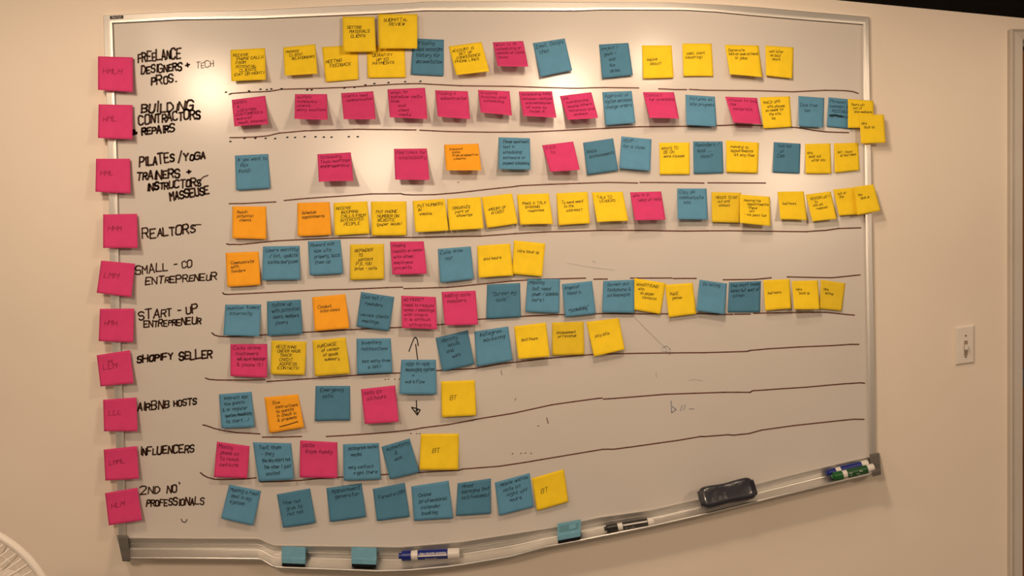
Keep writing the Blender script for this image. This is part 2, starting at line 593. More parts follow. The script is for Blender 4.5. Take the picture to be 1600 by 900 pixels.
CP = [(-.10, .0005), (-.12, .0200), (.0, .0235), (.50, .0260), (.84, .0620), (.90, .0680), (1.06, .0680), (1.12, .0640), (1.10, .0560), (.66, .0180), (.60, .0005)]
for (ta, la, tb, lb) in (((183.5, 840), (190.5, 873), (200, 840.5), (203, 873.5)), ((1358.5, 713.5), (1363, 741.5), (1374, 710.5), (1376.5, 738))):
    vs = []
    for (tt, ll) in ((ta, la), (tb, lb)):
        for t, d in CP:
            vs.append(P(tt[0] + (ll[0] - tt[0]) * t, tt[1] + (ll[1] - tt[1]) * t, d))
    n = len(CP)
    fs = [(k, (k + 1) % n, n + (k + 1) % n, n + k) for k in range(n)] + [tuple(range(n - 1, -1, -1)), tuple(range(n, 2 * n))]
    tag(obj('tray_end_cap', vs, fs, 'cap', wb), 'dark grey plastic end cap')

# maker's badge in the top left corner
bp_ = quad_plate([(172, 30.3), (193, 29), (192.5, 23.8), (171.5, 25)], .0165, .0192, .3)
bd = bp_.build('maker_badge', 'badge', wb)
bl = MB()
st, wd = layout('Quartet', .05, .05)
for p in st:
    ribbon(bl, [(175 + a * 14.5 / wd, 28.6 - .06 * a * 14.5 / wd - b * .52) for a, b in p], .55, lambda x, y: P(x, y, .0195))
bl.build('lettering', 'badge_text', bd)

# ---- marker writing on the enamel
INK = BD + .0004
fI = lambda x, y: P(x, y, INK)
fI2 = lambda x, y: P(x, y, INK + .0001)


def heading(lines, mat='head_ink', wpx=2.75, name='row_heading', parent=None):
    b = MB()
    for text, xa, ya, xb, yb, h in lines:
        st, wd = layout(text, .42, .14)
        L = math.hypot(xb - xa, yb - ya)
        ux, uy = (xb - xa) / L, (yb - ya) / L
        for p in st:
            q = []
            for a, c in p:
                s = a / wd * L
                r = c / 6 * h
                q.append((xa + ux * s + uy * r, ya + uy * s - ux * r))
            ribbon(b, q, wpx * rnd.uniform(.9, 1.12), fI, disc=True)
    return b.build(name, mat, parent or wb)


HEADS = [
    [('FREELANCE', 216, 97, 283, 91, 14), ('DESIGNERS', 221, 115.5, 284, 109.5, 12), ('+', 291, 107, 297, 105.5, 8), ('PROS.', 237, 132.5, 275, 128, 13)],
    [('BUILDING', 221, 176.5, 302, 172, 14), ('CONTRACTORS', 217, 195, 313, 184.5, 13), ('&', 207, 210.5, 214, 209, 7), ('REPAIRS', 222, 211, 273, 205, 11)],
    [('PILATES', 218, 260, 272, 253, 14), ('/', 279, 255, 284, 254, 16), ('YOGA', 287, 251, 321, 248, 10), ('TRAINERS', 214, 282, 281, 277, 12), ('+', 292, 273, 299, 272, 8),
     ('INSTRUCTORS', 230, 298, 314, 290, 11), ('MASSEUSE', 266, 313, 327, 303, 11)],
    [('REALTORS', 223, 373, 305, 363, 13)],
    [('SMALL - CO', 212, 430, 300, 417, 12), ('ENTREPRENEUR', 227, 444.5, 339, 437, 10)],
    [('START - UP', 217, 499.5, 310, 488, 13), ('ENTREPRENEUR', 225, 511.5, 314, 506, 9.5)],
    [('SHOPIFY', 214, 566.5, 270, 561, 10), ('SELLER', 280, 563, 331, 558, 12)],
    [('AIRBNB', 215, 642, 264, 637, 12), ('HOSTS', 272, 635, 307, 631.5, 9)],
    [('INFLUENCERS', 219, 711, 303, 706, 11)],
    [('2ND', 219, 772, 250, 770, 11), ('NO', 261, 770.5, 277, 769, 10), ("'", 281, 767, 283, 766.5, 13), ('PROFESSIONALS', 229, 791, 319, 788, 10)],
]
heads = [heading(h, wpx=(2.7, 3.0, 2.9, 2.6, 2.2, 2.3, 2.7, 2.4, 2.5, 2.2)[i]) for i, h in enumerate(HEADS)]
heading([('TECH', 307, 107, 334, 103.5, 9)], 'faded_ink', 1.3, 'faded_lettering')
b = MB()
ribbon(b, [(309, 290), (313, 281), (318, 276.5), (325, 274)], 1.9, fI, disc=True)
b.build('pen_flourish', 'head_ink', wb)
b = MB()
ribbon(b, [(300, 357), (303, 352), (308, 351), (314, 351)], 1.9, fI, disc=True)
b.build('pen_flourish', 'head_ink', wb)
b = MB()
ribbon(b, [(283, 811), (285, 815), (288.5, 816.5), (291, 814.5), (292, 811.5)], 1.4, fI, disc=True)
b.build('smile_mark', 'head_ink', wb)

LINES = [
    [[(358, 147.5), (362, 146), (390, 144), (420, 142.8), (440, 139.5), (500, 138), (540, 136.5), (580, 134), (620, 131.5), (655, 130.6), (690, 132.5), (720, 134), (800, 135), (860, 137), (900, 138), (945, 136.8), (998, 137.5)],
     [(1029, 138.8), (1055, 140), (1073, 140)], [(1077, 139.6), (1100, 141), (1180, 141.6), (1240, 143.5), (1290, 141), (1320, 141.6), (1332, 143), (1341, 146)]],
    [[(359, 215), (370, 215), (400, 214), (420, 212), (436, 208), (475, 204.5), (500, 203.6), (560, 202), (620, 202.6), (650, 203)], [(656, 203.4), (700, 205.5), (760, 206.5), (820, 206.5), (900, 202.8), (1000, 198), (1100, 197), (1150, 195), (1220, 197), (1250, 200), (1270, 203.5), (1290, 206), (1326, 207.2)]],
    [[(358, 318.3), (380, 318), (431, 315.5)], [(444, 313.3), (480, 310), (540, 306), (580, 303), (626, 302.5), (632, 304), (645, 304.6), (680, 304), (712, 301.5), (760, 296), (800, 292), (815, 290), (860, 288), (950, 285), (996, 286)], [(1000, 285.2), (1060, 285.5), (1100, 286)], [(1106, 285.6), (1196, 286)]],
    [[(354, 381), (358, 382), (375, 382), (400, 379.5), (430, 376.5), (480, 374), (530, 372), (580, 371.3), (642, 371)], [(644, 371), (690, 370), (750, 369), (805, 365), (850, 362.5), (940, 360), (1000, 360), (1070, 361.2), (1140, 360.5), (1260, 362), (1290, 360), (1310, 357), (1345, 356)]],
    [[(348, 457.5), (350, 459.5), (355, 460), (400, 458), (440, 456), (500, 453), (540, 452.2), (580, 450.5), (629, 448.6)], [(631, 451), (680, 449.5), (700, 449), (740, 445), (800, 439), (850, 436), (915, 434.6)], [(928, 436.2), (949, 436)], [(985, 434.6), (1050, 434.4)], [(1052, 435.2), (1088, 435)], [(1130, 437.2), (1180, 436.5), (1205, 434)], [(1230, 432.6), (1300, 434), (1325, 431.5), (1344, 429.5)]],
    [[(331, 520), (335, 523.5), (342, 525.5), (355, 526), (400, 524), (440, 521.5), (478, 519), (520, 517), (550, 515), (580, 513.5), (640, 511), (690, 507), (740, 499.5), (800, 495), (860, 492), (940, 490), (1000, 490.5), (1090, 490), (1145, 491.4)], [(1148, 491), (1172, 490.8)], [(1178, 489.6), (1250, 488.2), (1290, 488), (1310, 490), (1335, 492.4)]],
    [[(321, 590.5), (326, 592.6), (340, 593.8), (380, 594), (414, 593.4)], [(417, 596.2), (450, 594), (480, 592), (530, 588.5), (560, 586), (640, 582), (700, 578), (740, 576), (780, 569), (800, 566.5), (860, 559.5), (930, 553.5), (1000, 552), (1100, 551), (1168, 549), (1172, 547.5), (1200, 545), (1250, 542), (1300, 540), (1330, 538), (1342, 538)]],
    [[(317, 664), (322, 665), (335, 669.5), (350, 673), (370, 676), (406, 678)], [(410, 683), (440, 683), (471, 682)], [(510, 682), (560, 679), (600, 676), (640, 672), (660, 668.5), (700, 663.5), (738, 656.5), (744, 655), (800, 646), (862, 632.5), (930, 623), (941, 622)], [(943, 623.6), (960, 622.5), (1040, 616), (1130, 613), (1172, 613), (1176, 610.5), (1220, 607.5), (1260, 605), (1320, 599.6), (1345, 598), (1351, 598.8)]],
    [[(313, 738.5), (317, 742), (324, 745.8), (334, 748.6), (346, 749.5), (380, 748.5), (400, 746.6)], [(406, 753), (440, 752.5), (470, 750.5), (500, 747.5), (540, 745), (600, 741.5), (660, 738), (717, 735), (722, 733), (780, 728.5), (820, 722.5), (846, 718), (900, 709), (942, 702), (958, 702), (1000, 696.5), (1060, 688), (1095, 682), (1100, 682.2), (1138, 679.2), (1146, 680), (1170, 677.5), (1190, 672), (1240, 665), (1300, 658.5), (1335, 655), (1350, 655.2)]],
]
for parts in LINES:
    for p in parts:
        b = MB()
        # ease the corners
        q = [p[0]]
        for a, c in zip(p, p[1:]):
            q += [((a[0] + c[0]) / 2, (a[1] + c[1]) / 2 + rnd.uniform(-.15, .15)), c]
        ribbon(b, q, 2.0, fI2, disc=True)
        b.build('row_line', 'line_ink', wb)

DOTS = [
    [(353, 144), (389, 142), (407, 139.5), (417, 140), (424, 139), (440, 138.5), (480, 140.5), (487, 140.5), (538, 137.6), (554, 136.4), (571, 132.6), (585, 130.6), (607, 129), (633, 127.6), (657, 127)],
    [(360, 221), (382, 216.2), (399, 216), (415, 216), (430, 216.5), (449, 214.5), (461, 214.7), (476, 213.6), (493, 213.8), (506, 214.2), (518, 214.3), (545, 213.6), (559, 213.6)],
]
for row in DOTS:
    for x, y in row:
        b = MB()
        ribbon(b, [(x - .9, y + .2), (x + .9, y - .1)], 2.2, lambda a, c: P(a, c, INK + .00015), disc=True)
        b.build('marker_dot', 'black_ink', wb)
b = MB()
ribbon(b, [(639, 549), (643, 538), (647, 528.5), (649.5, 527), (652, 531), (653.5, 540)], 1.7, fI, disc=True)
ribbon(b, [(649.5, 538), (652.5, 562)], 1.7, fI, disc=True)
b.build('arrow', 'black_ink', wb)
b = MB()
ribbon(b, [(650.5, 626), (651, 640), (652, 646)], 1.7, fI, disc=True)
ribbon(b, [(643, 636.5), (652, 648.5), (656.5, 640.5), (650, 638), (643, 636.5)], 1.8, fI, disc=True)
ribbon(b, [(648, 643), (654, 639.5)], 1.6, fI, disc=True)
b.build('arrow', 'black_ink', wb)
b = MB()
for x, y in ((602, 593), (607, 592.3), (617, 592.5), (624, 592.3), (642, 677.3), (651, 677.6), (656, 677.6), (801, 709), (814, 708.4), (821, 708), (830, 708.4), (841, 665.5), (716, 285)):
    ribbon(b, [(x - .6, y + .1), (x + .6, y - .1)], 1.5, fI, disc=True)
ribbon(b, [(854.3, 653), (856.3, 661)], 1.8, fI, disc=True)
ribbon(b, [(804.5, 625.5), (806, 622.5)], 1.2, fI, disc=True)
ribbon(b, [(783, 579), (784.5, 586)], 1.0, fI, disc=True)
b.build('stray_tick', 'mid_ink', wb)
b = MB()
ribbon(b, [(988, 492), (1010, 515), (1042, 546)], 1.3, fI)
ribbon(b, [(1033, 545), (1041, 540.5), (1047, 545), (1046.5, 554), (1042, 549), (1034, 549)], 1.4, fI)
ribbon(b, [(886, 411), (925, 418), (960, 422)], .8, fI)
ribbon(b, [(926, 408), (930, 410)], 2, fI)
ribbon(b, [(1025, 582), (1026, 590)], 1.2, fI)
ribbon(b, [(1076, 594.5), (1085, 593), (1098, 595)], 1.1, fI)
b.build('faded_arrow', 'ghost_ink', wb)
b = MB()
ribbon(b, [(1048.5, 627), (1049.5, 645), (1056.5, 640), (1051, 635.5)], 1.5, fI, disc=True)
ribbon(b, [(1063, 642), (1066, 633)], 1.1, fI)
ribbon(b, [(1068, 641), (1071, 632)], 1.1, fI)
ribbon(b, [(1077, 638.5), (1080, 639.5), (1085, 638)], 1.1, fI)
b.build('faint_writing', 'blue_ink', wb)

# ------------------------------------------------------------------ sticky notes
# colour, corners TL TR BR BL in photo pixels, bottom lift in mm, words
ROWS = {}
ROWS['LEFT'] = [
    ('p', (153, 88, 207.5, 89.5, 207.5, 144, 153, 140.5), 9, 'HMLH'), ('p', (154, 163, 207, 164, 207, 217.5, 153, 215.5), 10, 'HML'),
    ('p', (150, 248, 203, 248, 204, 302, 149, 299.5), 9, 'HML'), ('p', (161, 335, 214, 334, 215, 387.5, 161, 387.5), 10, 'HHM'),
    ('p', (158, 407, 211, 412, 205, 464.5, 151, 457.5), 10, 'LMM'), ('p', (156, 482.5, 209.5, 482, 208, 535, 154, 533), 9, 'HMH'),
    ('p', (151, 555, 203, 547, 209, 599, 157, 604), 10, '     M|LLM'), ('p', (161, 624.5, 213, 621, 215, 674, 162.5, 674), 9, 'LLL'),
    ('p', (162, 702.5, 214, 697, 217, 748, 164.5, 751), 10, 'LMML'), ('p', (164, 770.5, 214.5, 762, 222, 813, 170, 821), 10, 'HLM')]
ROWS[1] = [
    ('y', (360, 78, 414, 75, 415.5, 124.5, 361.5, 127), 13, 'RECEIVE|   PHONE CALLS|  FROM|  POTENTIAL|     CLIENTS|(DAY OR NIGHT)'),
    ('y', (442.5, 74, 492.5, 69, 496, 115, 445, 118), 16, 'MANAGE|   CLIENT|     RELATIONSHIPS'),
    ('y', (503, 73.5, 559, 70, 560, 124, 509, 128), 4, '||MEETING|   FEEDBACK', 'yellow sticky note tucked under the left one of the two highest yellow notes'),
    ('y', (573, 72, 632, 70, 634, 121, 574.5, 121.5), 4, '|  QUANTITY|     UP TO|  PAYMENTS', 'yellow sticky note mostly hidden below the right one of the two highest yellow notes'),
    ('y', (535, 26, 585, 26, 587.5, 80.5, 536, 81), 5, '|  GETTING|    MATERIALS|     CLIENTS', 'left one of the two highest yellow sticky notes, set above its row', 12),
    ('y', (590.5, 22, 652, 22, 652, 76, 592, 76), 5, '  SUBMITTAL|      REVIEW', 'right one of the two highest yellow sticky notes, overlapping a blue one', 12),
    ('B', (645, 60, 693.5, 62, 693, 118.5, 642, 116), 4, '  Tracking|  text messages|  history for|  documentation'),
    ('y', (701, 72.5, 752.5, 65.5, 764.5, 111, 712.5, 117), 18, 'ACCOUNT IS|     SET UP|  CONFERENCE|PHONE LINES'),
    ('p', (770, 66, 817.5, 64, 825.5, 104, 777.5, 103), 24, 'What to do|scheduling or|emails or calls|texts'),
    ('b', (832.5, 67.5, 882.5, 60, 894, 110, 844, 120), 10, 'Email, Google|  chat'),
    ('B', (936, 69.5, 982, 67, 989, 117, 941, 122), 9, 'project /|  goals /|      and|      due|      dates'),
    ('y', (1003, 71, 1049.5, 71, 1052.5, 121, 1005, 122.5), 6, '||  Inquire|     about?'),
    ('y', (1066, 68, 1112, 68, 1114.5, 119, 1068, 119), 6, '|  cost, client|(recurring)'),
    ('y', (1132.5, 70, 1185.5, 71, 1191, 120.5, 1140.5, 116), 15, 'Generate|lots of cash on hand|     in jobs'),
    ('y', (1196, 71, 1240, 74, 1238, 122.5, 1197, 118), 9, '  call later|   on bad|     hours')]
ROWS[2] = [
    ('p', (362, 156, 414.5, 149.5, 419, 194, 366, 197.5), 20, 'LEADS|  &|  LOCATION|CUSTOMERS &|(word of|  mouth, internet)'),
    ('p', (461, 147, 511, 147, 512, 187, 460, 185.5), 24, 'multiple|schedules|clients|many locations'),
    ('p', (533, 145.5, 583, 142.5, 587, 186, 537, 186), 22, 'clients need|  communication'),
    ('p', (605.5, 139.5, 664, 137, 668, 186, 609, 183), 22, 'when to|schedule visits|bids|     and|     client|     visits'),
    ('p', (680, 141, 731, 142.5, 734.5, 186, 684, 182), 22, 'Finding a|  subcontractor'),
    ('p', (747, 140.5, 796, 142.5, 800, 180.5, 751, 175.5), 24, 'tracking|invoices and|  scheduling'),
    ('p', (810.5, 143, 862.5, 142.5, 869.5, 184, 817.5, 181), 24, 'Scheduling time|between rentals|  and estimates|  of work to|    finish it'),
    ('p', (874.5, 150, 924, 144, 934.5, 184, 887, 187), 24, 'the|  coordinating|  paying others|  materials and|     workers'),
    ('b', (941, 144, 987, 142, 993, 192, 946, 195.5), 12, 'Approval of|system decisions|change orders'),
    ('p', (1004.5, 144, 1053, 144, 1061, 185, 1015, 184), 24, 'Contact|  for scheduling'),
    ('b', (1071, 148, 1117, 151, 1119.5, 197.5, 1072.5, 195), 14, '  Pictures on|  site progress'),
    ('p', (1133, 151, 1183, 153, 1189.5, 194, 1146, 191), 22, 'choose to buy|the|  materials'),
    ('y', (1187.5, 152, 1234, 150.5, 1237, 198, 1193, 200.5), 7, 'TRACK GPS|    with phones|  so needs to|     the site|       log'),
    ('b', (1247.5, 150, 1288, 153, 1286, 199, 1248, 197), 10, '|Calls from|     car'),
    ('b', (1294.5, 152, 1335, 156, 1331, 201, 1292, 197.5), 4, 'Personal|calendar into|# POSSIBLE|  on holidays'),
    ('y', (1325, 154.5, 1365, 157.5, 1365, 200, 1325, 200), 5, '  hours off|    out of|     and weekends', 'yellow sticky note across the right frame rail, partly under another yellow note', 8),
    ('y', (1342.5, 179.5, 1381, 179, 1384, 223, 1345.5, 224.5), 6, '|Hire|   back up', 'yellow sticky note hanging past the right frame onto the bare wall, lapping a note above', 14)]
ROWS[3] = [
    ('b', (367, 243, 419, 240.5, 422, 294, 369, 297), 5, 'If you want to|  fax|(hold)'),
    ('p', (496, 241, 548, 238, 552, 282.5, 498, 284), 24, 'Scheduling|Team meetings|instruct and'),
    ('p', (615.5, 232.5, 667, 232, 671, 281, 617.5, 280.5), 24, 'Find times for|  availability'),
    ('o', (694, 226, 747.5, 224.5, 752, 266, 697, 266), 22, '  Inbound|    calls|    from prospective|     clients'),
    ('b', (779, 214.5, 828, 216, 829, 265, 779, 264), 16, '  Change appointment|  text in|  scheduling|  software or|  payment scheduling'),
    ('p', (847, 227, 895.5, 221, 906, 265, 859.5, 268), 22, 'S.E.O|    to'),
    ('B', (911, 223, 958, 216, 966, 266, 917.5, 273), 6, '|Goals|  announcements'),
    ('b', (971, 213, 1018, 217.5, 1016, 267, 967.5, 263), 11, 'RSVP -|for a class'),
    ('y', (1030, 223, 1077.5, 222.5, 1078, 272.5, 1031, 272.5), 4, 'WANTS TO|  BE ON|  more classes'),
    ('B', (1083, 221, 1129, 221, 1130.5, 270, 1084, 271), 4, 'Reminders /|  book ...|     class?'),
    ('y', (1134.5, 219.5, 1186, 223, 1184, 270.5, 1135, 269), 5, '  running to|  appointments|     at any time'),
    ('B', (1209, 222, 1251, 224.5, 1249.5, 271, 1207.5, 269), 4, '  Tool list|     of|  CRM'),
    ('y', (1258, 225, 1297.5, 224, 1299, 271, 1259, 271), 5, '|Hire|  book out|     after pay'),
    ('y', (1303, 224, 1341, 223, 1343, 266, 1304.5, 270), 6, '|  out - hours|     of bad times')]
ROWS[4] = [
    ('o', (363, 322.5, 416, 322.5, 416, 374, 363, 372.5), 9, '  Reach|  potential|    clients'),
    ('o', (464.5, 317, 515, 315.5, 517.5, 367, 465, 369), 9, '|  Schedule|  appointments'),
    ('y', (521, 317, 574, 314.5, 577.5, 365, 523, 368), 9, 'RECEIVE|    INCOMING|    CALLS FROM|   INTERESTED|      PEOPLE'),
    ('y', (579.5, 315, 635, 314.5, 635, 367.5, 581, 368), 8, '|  PUT PHONE|   NUMBER ON|   WEBSITE|  (paper leads)'),
    ('y', (644.5, 314, 695, 310.5, 701, 360, 649, 362.5), 16, '  PUT NUMBERS|  IN|   website'),
    ('y', (698, 311, 751, 307.5, 755.5, 357, 702.5, 360), 14, '|  ORGANIZE|    part of|     showings'),
    ('y', (752, 308, 800, 302, 809, 349, 761, 356), 10, '||  AMOUNT OF|    IN DEBT'),
    ('y', (807.5, 304, 857.5, 302, 864, 350, 813, 351), 14, '|  MAKE A TALK|    SHARING|      responses'),
    ('y', (869, 302, 918, 299.5, 922, 349, 873, 352), 12, '|  To send email|    to the|      address?'),
    ('y', (924.5, 300.5, 973, 299.5, 982, 345, 933, 347), 18, '  TALK TO|    LENDERS'),
    ('p', (984.5, 300.5, 1033, 299, 1040, 343, 992, 344), 22, 'who is in|    need of help'),
    ('b', (1058, 294.5, 1104, 294.5, 1106, 343, 1059, 342.5), 15, 'Copy job|communicate|    info'),
    ('Y', (1112, 300, 1158, 301, 1155, 348, 1112.5, 347), 8, '  NEEDS TO GO|    out and|     contact', None, 2),
    ('y', (1156, 304, 1203, 307.5, 1204, 353, 1156, 348), 16, '  making his|     appointments|      there|       off|  - as past list', None, 10),
    ('y', (1215, 299.5, 1256, 299, 1261, 344, 1219.5, 342.5), 15, '||  bad hours'),
    ('y', (1259, 304, 1298, 299, 1307.5, 342, 1269.5, 346), 15, '  PERSON LEFT|      to|   with not|      response'),
    ('y', (1302, 296, 1342, 292, 1344, 335, 1311, 337), 10, '  out of|   the', None, 1),
    ('y', (1335, 292, 1365, 288, 1376, 329, 1340, 336), 10, '|  Hire|     back up', 'tilted yellow sticky note crossing the frame at the right end of the realtors row', 13)]
ROWS[5] = [
    ('o', (352.5, 395, 404, 393, 407, 445, 355, 448), 9, '|  Communicate|  with|  Vendors'),
    ('b', (411, 385, 468, 384, 469, 437, 409.5, 438), 9, 'Users monthly|   / list, update|  sales/purpose'),
    ('b', (481, 377, 532, 374.5, 536, 427.5, 484, 430), 8, 'Reward ads|   how site|   properly, back|   them up'),
    ('Y', (547, 382, 600, 381, 600, 436, 547, 437.5), 5, '  REMINDER|     TO|     contact|   P.S. YOU|  price - calls'),
    ('p', (609.5, 377.5, 662, 377, 667, 427.5, 613, 429), 17, 'Finding|results on owner|with other|employees|projects'),
    ('b', (684, 389, 735.5, 385, 740.5, 436, 688, 442), 10, 'Calls from|    car'),
    ('y', (745.5, 384, 797, 380.5, 802, 430.5, 748, 434), 12, '||   bad hours'),
    ('y', (803, 375.5, 852, 380.5, 847, 432, 800, 428), 9, '|  Hire back up')]
ROWS[6] = [
    ('b', (352, 476, 408, 475.5, 405, 525.5, 349, 524), 14, 'monitor today|  internally'),
    ('B', (417, 471, 470, 468, 472.5, 522, 418, 525), 10, '  follow up|  with potential|   users, members,|     peers'),
    ('o', (487.5, 464.5, 539.5, 459.5, 546, 513, 492, 517.5), 12, '|  Conduct|    interviews'),
    ('B', (564, 456, 616, 464, 608, 517, 557, 510), 8, 'Call list /|   reminders||various clients|  meetings'),
    ('p', (627, 462, 681, 464, 683, 514.5, 628, 512.5), 15, 'NO MORE?|need to rebuild|sales / meetings|with others|it is difficult|    attracting'),
    ('p', (690, 456, 743, 454, 747, 507, 695, 508), 18, 'Adding calls|  members'),
    ('B', (761, 444.5, 812.5, 442, 814, 495, 760, 498), 6, '|  "Screen my|      calls"'),
    ('b', (824, 435.5, 875, 436, 874, 489, 821, 487), 9, 'Missing|   but need|   power / schedule|   more!'),
    ('b', (878, 444, 925, 439, 931, 490, 883, 495), 10, 'Angellist|  linked in|||  marketing'),
    ('b', (942.5, 439, 991, 437, 991, 489, 941, 488), 10, '  Screen out|  telephone &|  salespeople'),
    ('y', (991, 434.5, 1040, 442.5, 1032, 491, 991, 484), 7, 'ADVERTISING|  with|    on paper|      contacts'),
    ('y', (1039, 445, 1082.5, 442, 1088, 490.5, 1045, 496), 10, '|  MAKE|    phones'),
    ('b', (1093, 437, 1136, 443, 1132, 491, 1088, 485.5), 14, '  Do listing'),
    ('B', (1139, 441, 1189, 439, 1187.5, 487.5, 1137, 487.5), 3, 'Find staff inside|works but most of|  often'),
    ('y', (1192.5, 438, 1234, 436, 1236, 482, 1196, 485.5), 12, '||  bad hours'),
    ('y', (1237, 439, 1278, 438, 1281, 483, 1241, 483), 15, '|  Hire|     back up'),
    ('Y', (1282.5, 437, 1321, 442.5, 1315, 486, 1281, 482.5), 5, '|  Hire|    backup')]
ROWS[7] = [
    ('p', (360, 537.5, 417.5, 537.5, 417, 590, 360, 587.5), 13, 'Calls online|  customers|   (will leave message|   & phone it)'),
    ('Y', (424, 532, 479, 534, 476, 586, 423, 585), 8, '  RECEIVING|   ORDER MADE|     TRACK|     CREDIT|     ADDRESS|   (CONTACTS)'),
    ('Y', (488, 532, 540, 527, 547, 584, 492, 588), 9, '  PURCHASE|     of vendor|      of goods|       summary'),
    ('b', (557, 529, 610.5, 528.5, 613, 582.5, 558, 585), 9, '  Inventory|  notifications||  (not many from|       a list)'),
    ('b', (627, 562, 681, 562, 682, 616, 624, 615.5), 12, '  app in-app|  messaging system|       +|  workflow', 'blue sticky note standing between the two drawn black arrows'),
    ('B', (680.5, 528, 731, 516, 741, 569, 691, 580), 9, '  Identity|       leads,|     and|         work'),
    ('b', (741, 518, 794, 510, 801, 563, 745, 573), 10, '  Instagram|     marketing'),
    ('y', (803, 510, 853, 504, 859, 557, 810, 561), 14, '||   bad hours'),
    ('Y', (862.5, 504, 912, 502.5, 913, 554, 863, 555.5), 5, '|  assessment|   of revenue'),
    ('y', (916, 503, 967, 497, 976, 546, 928, 557), 14, '||   pay bills')]
ROWS[8] = [
    ('b', (342, 616, 393, 612, 397.5, 667, 346, 669.5), 9, '  Interact App|  how guests|& or register|  questions immediately|  (iq chart...)'),
    ('o', (413, 621, 466, 616, 475, 668, 421, 677), 9, '    Give|      instructions|      to guests|      in check in|      & problems'),
    ('B', (493, 603, 547, 603, 547, 657, 492, 658), 4, '  Emergency|    calls'),
    ('p', (564, 608, 617.5, 602, 623, 659, 570, 662.5), 15, 'calls at|  all hours'),
    ('y', (689, 596, 742, 594, 744, 649, 690.5, 652), 12, '||     BT')]
ROWS[9] = [
    ('p', (339, 690, 390, 697, 386, 747.5, 334, 745.5), 12, 'Mostly|  phone at|  to reach|  contacts'),
    ('b', (395, 691, 455, 692.5, 459, 749, 404, 752.5), 10, '  Text them|   - they|   the day start not|    the other I just|     posted'),
    ('p', (469, 688, 527, 691, 527, 747, 468, 746), 12, 'calls|  from family'),
    ('b', (536, 694, 592, 692, 595, 749, 537, 751), 9, '  Instagram social|    media||  may contact|      right there'),
    ('B', (596, 698, 640, 685, 655, 738, 609, 749), 9, '  Authenticity|         &|       work'),
    ('y', (657.5, 678, 717, 677.5, 716, 734, 655.5, 734), 11, '||       BT')]
ROWS[10] = [
    ('b', (358, 757, 408, 767, 395.5, 821, 345.5, 810), 11, 'Making a real|  deal in my|  system'),
    ('B', (432.5, 772.5, 484.5, 763, 493, 817, 442, 824.5), 6, '|  How not|    give to|    not not'),
    ('B', (510, 762.5, 565, 755, 572, 807.5, 515.5, 815.5), 6, '  Appointment|    generator'),
    ('B', (582.5, 764, 632.5, 754, 640, 807.5, 589, 814), 6, '|  Forward CRM'),
    ('b', (642.5, 760, 701, 751, 708, 810, 647, 814), 6, '|   Online|   professional|    calendar|    booking'),
    ('B', (715, 755, 767, 747.5, 767, 802.5, 712.5, 806), 6, '  Mixed|  managing text|  call/voicemail'),
    ('b', (773, 754, 827.5, 739, 834, 792, 780, 806), 8, '  Mobile wants|    calls at|      night off|        hours'),
    ('y', (831, 747.5, 881, 733, 888, 784, 839, 798), 8, '||    BT')]

ROWNAME = {1: 'freelance designers row', 2: 'building contractors row', 3: 'pilates and yoga row', 4: 'realtors row', 5: 'small-co entrepreneur row',
           6: 'start-up entrepreneur row', 7: 'seventh row of notes', 8: 'eighth row of notes', 9: 'influencers row', 10: 'bottom row of notes'}
CN = {'y': 'yellow', 'Y': 'yellow', 'p': 'pink', 'b': 'blue', 'B': 'blue', 'o': 'orange'}
PEN = {'y': 'pen_y', 'Y': 'pen_y', 'p': 'pen_p', 'b': 'pen_b', 'B': 'pen_b', 'o': 'pen_y'}
ORD = ['first', 'second', 'third', 'fourth', 'fifth', 'sixth', 'seventh', 'eighth', 'ninth', 'tenth']
LEFT_LAB = ['FREELANCE lettering', 'BUILDING CONTRACTORS lettering', 'PILATES lettering', 'REALTORS lettering', 'SMALL-CO lettering', 'START-UP lettering',
            'heading below START-UP', 'eighth heading', 'INFLUENCERS lettering', '2ND lettering']


def note_label(row, idx, notes):
    c = CN[notes[idx][0]]
    same = [i for i, q in enumerate(notes) if CN[q[0]] == c]
    same.sort(key=lambda i: notes[i][1][0])
    k = same.index(idx)
    n_ = len(same)
    curl = 'curled ' if notes[idx][2] >= 18 else ''
    special = False
    if n_ == 1 and not special:
        return f'{curl}{c} sticky note, the only {c} one in the {ROWNAME[row]}'
    if k == 0:
        pos = f'leftmost {c} one in the {ROWNAME[row]}'
    elif k == n_ - 1 and not special:
        pos = f'rightmost {c} one in the {ROWNAME[row]}'
    elif k < (n_ + 1) / 2 or special:
        pos = f'{ORD[k]} {c} one from left in the {ROWNAME[row]}'
    else:
        pos = f'{ORD[n_ - 1 - k]} {c} one from right in the {ROWNAME[row]}'
    return f'{curl}{c} sticky note, {pos}'


